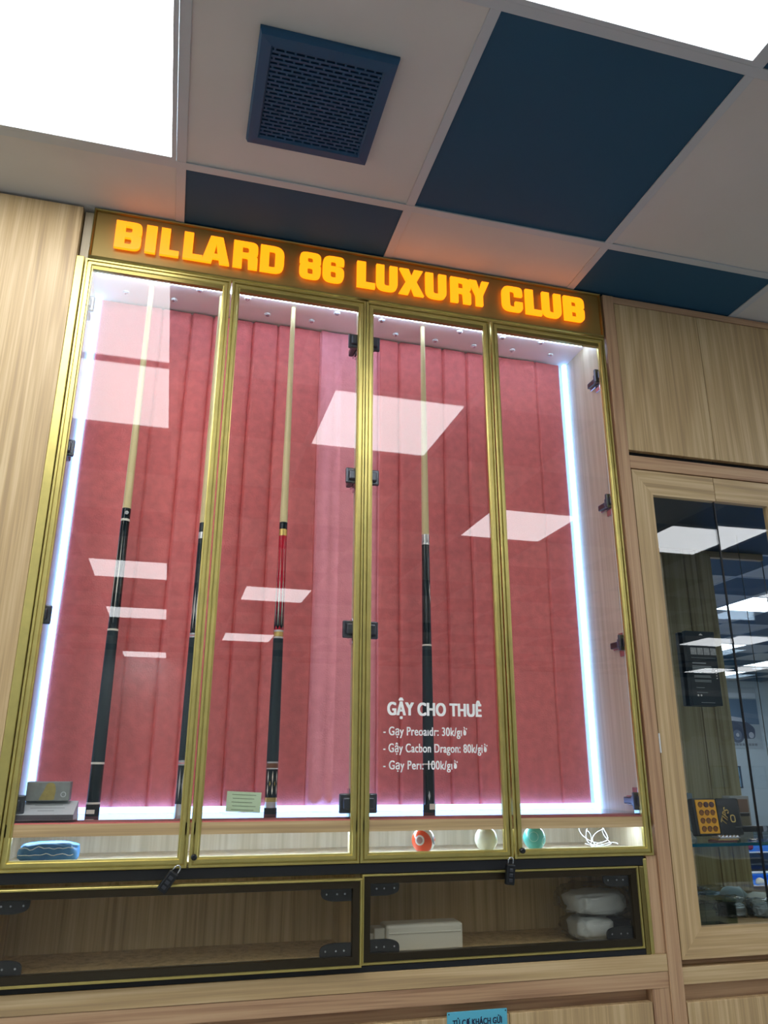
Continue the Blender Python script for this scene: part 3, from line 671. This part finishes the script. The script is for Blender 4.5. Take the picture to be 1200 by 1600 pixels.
obj('top_rail', MB().rbox(1.0235, 2.30, -.001, .30, 2.4000, 2.4405, .0010), W_RH, gc)
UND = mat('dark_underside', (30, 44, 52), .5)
obj('top_panel', MB().box(1.0235, 2.30, .024, .36, 2.345, 2.399), UND, gc)
obj('floor_panel', MB().box(1.0235, 2.30, .024, .36, 1.140, 1.158), W_H, gc)
obj('mid_post', MB().rbox(1.586, 1.6350, .001, .022, 1.105, 2.398, .001), W_V, gc)
for a, b2, y in ((1.030, 1.090, .0215), (1.494, 1.583, .0215), (1.587, 1.634, .0225), (1.638, 1.699, .0215)): obj('brightening_liner', MB().box(a, b2, y, y+.0012, 1.165, 2.335), W_F, gc)  # added pale boards, brighten the dim stile backs seen in the mirror
tm = -.0225
for (a, b2) in ((1.028, 1.614), (1.6165, 2.28)):
    mx = 1.40; yy = lambda x: .302-math.tan(-tm)*(x-mx)*1.0
    vs = []
    for x in (a, b2):
        yv = .302+math.tan(tm)*(x-mx); vs += [(x, yv, 1.158), (x, yv, 2.345), (x, yv+.004, 2.345), (x, yv+.004, 1.158)]
    obj('mirror_panel', MB().add(vs, [(0,4,5,1),(1,5,6,2),(2,6,7,3),(3,7,4,0),(0,1,2,3),(4,7,6,5)]), MIRR, gc)
obj('back_board', MB().box(1.0235, 2.30, .36, .38, 1.10, 2.44), W_V, gc)
obj('end_panel', MB().rbox(2.283, 2.30, .001, .45, 1.140, 2.40, .001), W_V, gc)
obj('shelf_glass', MB().box(1.026, 2.280, .032, .270, 1.3560, 1.3640), GLASSG, gc)
obj('shelf_edge', MB().box(1.026, 2.280, .0300, .0320, 1.3558, 1.3642), GEDGE, gc, 'dark green polished front edge of the glass shelf')
SKEW = .0022
def mdoor(a, b2, hinge_left, lab, FS=.0640):
    Z0, Z1, FT, FB = 1.1050, 2.3965, .0745, .0695
    mb = MB(); y0, y1 = .001, .021
    def bar(P): mb.prism(P, y0, y1)
    if hinge_left:
        xo, xi, xe = a, a+FS, b2
    else: xo, xi, xe = b2, b2-FS, a
    dr = MB().prism([(xo, Z0), (xi, Z0+FB), (xi, Z1-FT), (xo, Z1)], y0, y1)
    d = obj('glass_door', dr, W_V, gc, lab)
    obj('rail', MB().prism([(xo, Z1), (xi, Z1-FT), (xe, Z1-FT), (xe, Z1)], y0, y1), W_H, d)
    obj('rail', MB().prism([(xo, Z0), (xi, Z0+FB), (xe, Z0+FB), (xe, Z0)], y0, y1), W_H, d)
    ga, gb = (xi-.005, xe) if hinge_left else (xe, xi+.005); k = 0 if hinge_left else SKEW   # the second door hangs very slightly out of line
    obj('pane', MB().add([(ga,.010+k,Z0+FB-.005),(gb,.010-k,Z0+FB-.005),(gb,.014-k,Z0+FB-.005),(ga,.014+k,Z0+FB-.005),(ga,.010+k,Z1-FT+.005),(gb,.010-k,Z1-FT+.005),(gb,.014-k,Z1-FT+.005),(ga,.014+k,Z1-FT+.005)],
        [(0,3,2,1),(4,5,6,7),(0,1,5,4),(1,2,6,5),(2,3,7,6),(3,0,4,7)]), GLASS, d)
    obj('pane_edge', MB().box(xe-.0008, xe+.0008, .0095, .0145, Z0+FB, Z1-FT), BLACK, d, 'dark bare glass edge')
mdoor(1.0270, 1.3065, True, 'oak-framed glass door nearest the display cabinet')
mdoor(1.3090, 1.5845, False, 'oak-framed glass door at the right picture edge', .092)
mdoor(1.6365, 1.9340, True, 'oak-framed glass door beyond the picture')
obj('tape', MB().rbox(1.0235, 1.0275, -.0030, -.0005, 1.590, 1.640, .0008), WHITE, gc, 'scrap of white tape on the door edge')
lc = thing('base_cabinet', 'oak base cabinet below the glass-door cabinet at right', 'cabinet', (1.6, .2, 0))
obj('rail', MB().rbox(1.0235, 2.28, .001, .30, 1.0520, 1.0880, .001), W_H, lc)
obj('carcass', MB().box(1.0235, 2.28, .030, .45, .05, 1.0515), W_RH, lc)
obj('carcass_top', MB().box(1.0235, 2.28, .030, .45, 1.0885, 1.1380), W_RH, lc)
for a, b2 in ((1.030, 1.3065), (1.3085, 1.585), (1.655, 1.932)): obj('door', MB().rbox(a, b2, .004, .024, .09, 1.0130, .001), W_V, lc)

# ---- things in the glass-door cabinet
t = thing('hanging_package', 'tall black retail package with white print on the mirror', 'package', (1.402, .292, 1.74))
px0, px1, pz0, pz1, py = 1.347, 1.456, 1.740, 1.975, .276
NAVYB = mat('navy_black_card', (14, 34, 44), .4)
obj('card', MB().rbox(px0, px1, py, py+.018, pz0, pz1, .002), NAVYB, t)
for k in range(4):
    a = px0+.012+k*.0245; obj('photo', MB().box(a, a+.0215, py-.0006, py-.0001, 1.899, 1.921), mat('grey_photo', (176, 182, 186), .6, vary=.4, vscale=120), t)
PR = mat('pale_print', (170, 186, 190), .6)
for (dx, w_, z, h_) in [(.014,.05,1.872,.003),(.012,.07,1.862,.0022),(.012,.072,1.857,.0022),(.012,.070,1.852,.0022),(.014,.066,1.847,.0022),(.014,.03,1.842,.0022),(.015,.06,1.832,.0014),(.015,.062,1.828,.0014),(.016,.06,1.818,.0014),(.016,.06,1.814,.0014),(.018,.03,1.795,.0012),(.018,.04,1.780,.0012),(.030,.05,1.749,.0010),(.012,.09,1.889,.0008)]:
    obj('print_line', MB().box(px0+dx, px0+dx+w_, py-.0006, py-.0001, z-h_/2, z+h_/2), PR, t)
for a in (.022, .033): obj('round_mark', MB().lathe([(.0032, 0), (.0032, .0006)], 0, 0, 14).xf(Matrix.Translation((px0+a, py, 1.771)) @ Matrix.Rotation(math.pi/2, 4, 'X')), WHITE, t)
for k in range(4): obj('side_mark', MB().box(px1-.012, px1-.008, py-.0006, py-.0001, 1.848-.008*k, 1.851-.008*k), WHITE, t)
obj('hang_hole', MB().prism(rounded([(1.396, 1.962, .002), (1.412, 1.962, .002), (1.404, 1.968, .002)], 3), py-.0006, py-.0001), WHITE, t)

ZG = 1.3641
t = thing('tip_case', 'open black case with yellow cue-tip tray and gold-lettered lid', 'case', (1.27, .12, ZG))
Mt = Matrix.Translation((1.200, .118, ZG+.010)) @ Matrix.Rotation(-.10, 4, 'X')
obj('tray_case', MB().rbox(-.006, .070, -.002, .022, 0, .098, .004).xf(Mt), BLACK, t)
YEL = mat('yellow_foam', (250, 182, 30), .7); BRN = mat('brown_tip', (92, 56, 50), .6); HOL = mat('amber_hollow', (150, 92, 18), .8)
obj('tray', MB().rbox(.002, .066, -.0045, -.001, .006, .094, .001).xf(Mt), YEL, t)
for k in range(4):
    for j in range(3):
        cx_, cz_ = .016+.018*j, .081-.021*k; tip = (k == 0 and j > 0)
        mm = Mt @ Matrix.Translation((cx_, -.0045, cz_)) @ Matrix.Rotation(math.pi/2, 4, 'X')
        obj('leather_tip' if tip else 'hollow', MB().lathe([(.0075, 0), (.0075, .003 if tip else .0004), (.005, .0036 if tip else .0005)], 0, 0, 14).xf(mm), BRN if tip else HOL, t)
        if not tip: obj('hollow_shade_arc', MB().prism([(cx_+.0078*math.cos(a), cz_+.0078*math.sin(a)) for a in [math.pi*q/8 for q in range(9)]]+[(cx_+.0058*math.cos(a), cz_+.0058*math.sin(a)) for a in [math.pi*q/8 for q in range(8, -1, -1)]], -.0062, -.0052).xf(Mt), mat('brown_shade_arc', (96, 54, 18), .8) if (k, j) == (0, 0) else bpy.data.materials['brown_shade_arc'], t)  # dark upper arc paints the shade inside each hollow
obj('lid', MB().rbox(.071, .147, -.002, .010, 0, .098, .006).xf(Mt), mat('gloss_black_lid', (12, 16, 22), .15), t)
me = text_mesh('TIPS', .044, .019, .02, .0003, shear=.3); stand(me, 0, 0, 0); me.transform(Mt @ Matrix.Translation((.091, -.0025, .028)) @ Matrix.Rotation(-1.15, 4, 'Y') @ Matrix.Translation((-.0, 0, 0)))
# vertical gold lettering reads down the lid
mesh_obj('gold_lettering', me, GOLDI, t)
me = curve_mesh([rounded([(0,0,.006),(.016,0,.006),(.016,.020,.007),(0,.020,.007)]), rounded([(.0025,.0025,.005),(.0135,.0025,.005),(.0135,.0175,.005),(.0025,.0175,.005)])], .0002); stand(me, 0, 0, 0); me.transform(Mt @ Matrix.Translation((.108, -.0028, .034)))
mesh_obj('gold_emblem', me, GOLDI, t)
t = thing('white_card', 'white folded card leaning at the left end of the glass shelf', 'card', (1.19, .14, ZG))
obj('sheet', MB().prism([(1.168, ZG), (1.212, ZG), (1.170, ZG+.058)], .149, .1505), mat('white_card_stock', (200, 208, 206), .7), t)
t = thing('blister_pack', 'small stack of red and silver blister packs before tip case', 'package', (1.235, .07, ZG))
for k in range(3): obj('pack', MB().rbox(1.205+.006*k, 1.268+.006*k, .052, .090, ZG+.0042*k, ZG+.0042*k+.0035, .0006), [mat('maroon_card', (96, 36, 44), .5), mat('tan_foil', (176, 150, 96), .4), mat('silver_foil', (176, 180, 186), .3, .6)][k], t)
for j in range(5):
    for i in range(2): obj('bubble', MB().lathe([(.0045, ZG+.0119), (.0042, ZG+.0140), (.002, ZG+.0155)], 1.231+.0115*j, .062+.014*i, 10), CHROME, t)
t = thing('chalk_box', 'two-window brown box behind the black bar on glass shelf', 'box', (1.362, .16, ZG))
obj('body', MB().rbox(1.338, 1.402, .150, .185, ZG, ZG+.112, .002), mat('silver_card_rim', (150, 156, 156), .5), t)
for k in range(2): obj('window', MB().rbox(1.343, 1.396, .1485, .1505, ZG+.060-.046*k+.008, ZG+.098-.046*k+.006, .001), [mat('brown_window', (116, 92, 76), .3), mat('olive_window', (112, 108, 86), .3)][k], t)
obj('seam', MB().box(1.343, 1.396, .1480, .1505, ZG+.058, ZG+.066), BLACK, t)
t = thing('black_bar', 'flat black bar lying across the glass shelf', 'tool', (1.365, .12, ZG))
obj('bar', MB().rbox(1.318, 1.412, .118, .134, ZG+.018, ZG+.034, .002), BLACK, t)
for xx in (1.325, 1.400): obj('foot', MB().rbox(xx, xx+.008, .120, .132, ZG, ZG+.019, .001), BLACK, t)
for k, (xx, yy_, lab) in enumerate(((1.345, .085, 'small round silver disc in front of the black bar'), (1.366, .105, 'thin round glass disc behind the silver one'))):
    q = thing('round_disc', lab, 'disc', (xx, yy_, ZG)); obj('disc', MB().lathe([(.0095, ZG), (.0095, ZG+.003), (.008, ZG+.0038)], xx, yy_, 20), [SILV, CHROME][k], q)
    obj('rim', MB().lathe([(.0100, ZG), (.0100, ZG+.0012)], xx, yy_, 20), GUN, q)
ZW = 1.1582
t = thing('acrylic_box', 'empty clear acrylic box at cabinet floor, lower left', 'box', (1.20, .10, ZW))
mbx = MB()
for q in ((1.150,1.245,.060,.062,ZW,ZW+.060),(1.150,1.245,.135,.137,ZW,ZW+.060),(1.150,1.152,.062,.135,ZW,ZW+.060),(1.243,1.245,.062,.135,ZW,ZW+.060),(1.152,1.243,.062,.135,ZW,ZW+.002)): mbx.box(*q)
obj('walls', mbx, GLASSG, t)
obj('lid', MB().rbox(1.148, 1.247, .058, .139, ZW+.0602, ZW+.066, .001), GLASSG, t)
t = thing('plastic_bag', 'crumpled clear plastic bags heaped on the cabinet floor', 'bag', (1.38, .19, ZW))
obj('bag', lump(1.295, 1.385, .16, .235, ZW, ZW+.050, .28, 3, 33), FILM, t); obj('bag', lump(1.375, 1.480, .14, .215, ZW, ZW+.045, .28, 3, 36), FILM, t)
GF = mat('grey_foil_film', (160, 172, 176), .25, .3, vary=.3, vscale=60)
obj('contents', lump(1.305, 1.370, .175, .225, ZW, ZW+.034, .25, 3, 41), GF, t); obj('contents', lump(1.385, 1.470, .155, .205, ZW, ZW+.030, .25, 3, 42), GF, t)
t = thing('billiard_glove', 'pale grey glove with black strap behind the plastic bags', 'glove', (1.46, .25, ZW))
GLV = mat('pale_grey_glove', (204, 210, 206), .8, bump=.4, bscale=120)
obj('palm', lump(1.424, 1.497, .225, .262, ZW, ZW+.052, .16, 2.4, 51, 3, .8), GLV, t)
for k in range(3): obj('finger', MB().tube([(1.467+.010*k, .238, ZW+.036+.004*k), (1.492+.012*k, .233, ZW+.032-.006*k), (1.512+.012*k, .231, ZW+.022-.004*k)], .0085, 10), GLV, t)
obj('strap', MB().rbox(-.004, .004, -.003, .003, 0, .045, .001).xf(Matrix.Translation((1.455, .219, ZW+.005)) @ Matrix.Rotation(.6, 4, 'Y')), BLACK, t)

# ================================================================ the pool hall behind the camera (seen in glass and mirror)
def pool_table(x0, x1, y0, y1, lab):
    cxm, cym = (x0+x1)/2, (y0+y1)/2; t = thing('pool_table', lab, 'pool table', (cxm, cym, 0), 'pool tables in the hall')
    DK = mat('dark_table_body', (36, 44, 54), .5)
    obj('cloth_bed', MB().box(x0+.13, x1-.13, y0+.13, y1-.13, .74, .79), PBLUE, t)
    obj('body', MB().rbox(x0+.05, x1-.05, y0+.05, y1-.05, .50, .74, .01), DK, t)
    for q in ((x0, x1, y0, y0+.10), (x0, x1, y1-.10, y1), (x0, x0+.10, y0+.10, y1-.10), (x1-.10, x1, y0+.10, y1-.10)):
        rl = obj('rail', MB().rbox(*q, .72, .825, .006), DK, t)
        obj('rail_trim', MB().box(q[0]+.002, q[1]-.002, q[2]+.002, q[3]-.002, .8252, .827), mat('white_rail_trim', (214, 220, 224), .4) if 'white_rail_trim' not in bpy.data.materials else bpy.data.materials['white_rail_trim'], rl)
    for q in ((x0+.10, x1-.10, y0+.10, y0+.15), (x0+.10, x1-.10, y1-.15, y1-.10), (x0+.10, x0+.15, y0+.15, y1-.15), (x1-.15, x1-.10, y0+.15, y1-.15)):
        obj('cushion', MB().rbox(*q, .79, .824, .006), PBLUE, t)
    for lx in (x0+.3, x1-.3):
        for ly in (y0+.2, y1-.2): obj('leg', MB().lathe([(.09, 0), (.10, .05), (.06, .10), (.07, .40), (.10, .5)], lx, ly, 20), DK, t)
    return t
pool_table(4.35, 6.95, -5.60, -4.20, 'farther blue pool table mirrored above the nearer one')
pool_table(3.36, 5.96, -3.02, -1.62, 'nearer blue pool table with cream ball in the mirror')
t = thing('billiard_ball', 'cream cue ball on the nearer mirrored pool table', 'ball', (3.60, -2.52, .79))
mbq = MB(); R = .031; mbq.lathe([(max(.0005, R*math.sin(math.pi*k/16)), .79+R-R*math.cos(math.pi*k/16)) for k in range(17)], 3.60, -2.52, 28); obj('sphere', mbq, mat('cue_ball_cream', (236, 226, 196), .1), t)
t = thing('billiard_ball', 'red ball on the farther mirrored pool table', 'ball', (5.20, -4.78, .79))
mbq = MB(); mbq.lathe([(max(.0005, R*math.sin(math.pi*k/16)), .79+R-R*math.cos(math.pi*k/16)) for k in range(17)], 5.20, -4.78, 28); obj('sphere', mbq, mat('red_ball', (206, 60, 50), .1), t)
# car poster on the back wall
t = thing('car_poster', 'grey poster of a vintage car on the mirrored far wall', 'poster', (8.4, Y0R, 1.90))
YP = Y0R+.02
def wallp(name, pts, dy, m, par): # polygon on the back wall (x,z)
    return obj(name, MB().prism(pts, YP+dy, YP+dy+.003), m, par)
obj('sheet', MB().rbox(7.55, 9.14, Y0R+.001, YP, 1.885, 2.90, .003), mat('poster_grey', (190, 198, 204), .5), t)
wallp('sky_band', [(7.57, 2.28), (9.12, 2.28), (9.12, 2.70), (7.57, 2.70)], 0, mat('poster_blue', (112, 134, 156), .5), t)
wallp('light_band', [(7.57, 2.72), (9.12, 2.72), (9.12, 2.80), (7.57, 2.80)], 0, mat('poster_white', (226, 232, 236), .5), t)
CB = mat('poster_car', (92, 100, 118), .5); CL = mat('poster_car_light', (206, 206, 214), .5)
wallp('car_body', rounded([(7.62, 2.06, .05), (9.0, 2.04, .06), (9.02, 2.22, .06), (8.85, 2.33, .1), (8.45, 2.40, .06), (8.15, 2.56, .08), (7.70, 2.56, .05), (7.62, 2.3, .02)], 5), .004, CB, t)
wallp('car_bonnet', rounded([(8.30, 2.36, .01), (8.86, 2.31, .03), (8.80, 2.38, .05), (8.30, 2.44, .02)], 4), .008, CL, t)
for xx, R_, m_, dd in ((8.66, .13, mat('poster_tyre', (84, 92, 112), .5), .008), (8.66, .085, mat('poster_rim', (120, 130, 150), .5), .012), (8.66, .03, CL, .016), (8.93, .05, CL, .010), (7.9, .13, bpy.data.materials['poster_tyre'], .008)):
    wallp('wheel', [(xx+R_*math.cos(a), 2.10+R_*math.sin(a)) for a in [2*math.pi*k/20 for k in range(20)]], dd, m_, t)
for k in range(9): wallp('caption_mark', [(8.50+.06*k, 1.925), (8.545+.06*k, 1.925), (8.545+.06*k, 1.965), (8.50+.06*k, 1.965)], .002, mat('caption_grey', (140, 146, 152), .6) if k == 0 else bpy.data.materials['caption_grey'], t)
t = thing('wall_sign', 'small blue framed sign on the mirrored far wall', 'sign', (8.5, Y0R, 1.25))
obj('frame', frame(8.30, 8.64, 1.25, 1.60, [(0, Y0R+.001), (0, Y0R+.03), (.02, Y0R+.03), (.02, Y0R+.001)]), mat('steel_blue_frame', (40, 66, 88), .4), t)
obj('sheet', MB().box(8.32, 8.62, Y0R+.001, Y0R+.01, 1.27, 1.58), mat('pale_blue_sheet', (150, 190, 214), .5), t)
obj('mark', MB().lathe([(.05, 0), (.05, .004), (.03, .004), (.03, 0)], 0, 0, 18, False).xf(Matrix.Translation((8.56, Y0R+.0145, 1.42)) @ Matrix.Rotation(math.pi/2, 4, 'X')), mat('blue_mark', (40, 90, 140), .5), t)
t = thing('office_chair', 'dark slate chair against the mirrored far wall', 'chair', (8.75, -8.4, 0))
SL = mat('slate_upholstery', (66, 84, 108), .8)
obj('backrest', lump(8.50, 9.02, -8.72, -8.62, .58, 1.18, .03, 1.5, 61, 3, .5), SL, t)
obj('seat', lump(8.50, 9.02, -8.62, -8.12, .44, .54, .03, 1.5, 62, 3, .5), SL, t)
obj('column', MB().lathe([(.03, .08), (.03, .46)], 8.76, -8.37, 14), BLACK, t)
obj('back_bracket', MB().rbox(8.72, 8.80, -8.66, -8.60, .46, .70, .005), BLACK, t)
for k in range(5):
    a = 2*math.pi*k/5; obj('leg', MB().tube([(8.76, -8.37, .09), (8.76+.30*math.cos(a), -8.37+.30*math.sin(a), .045)], .02, 8), BLACK, t)
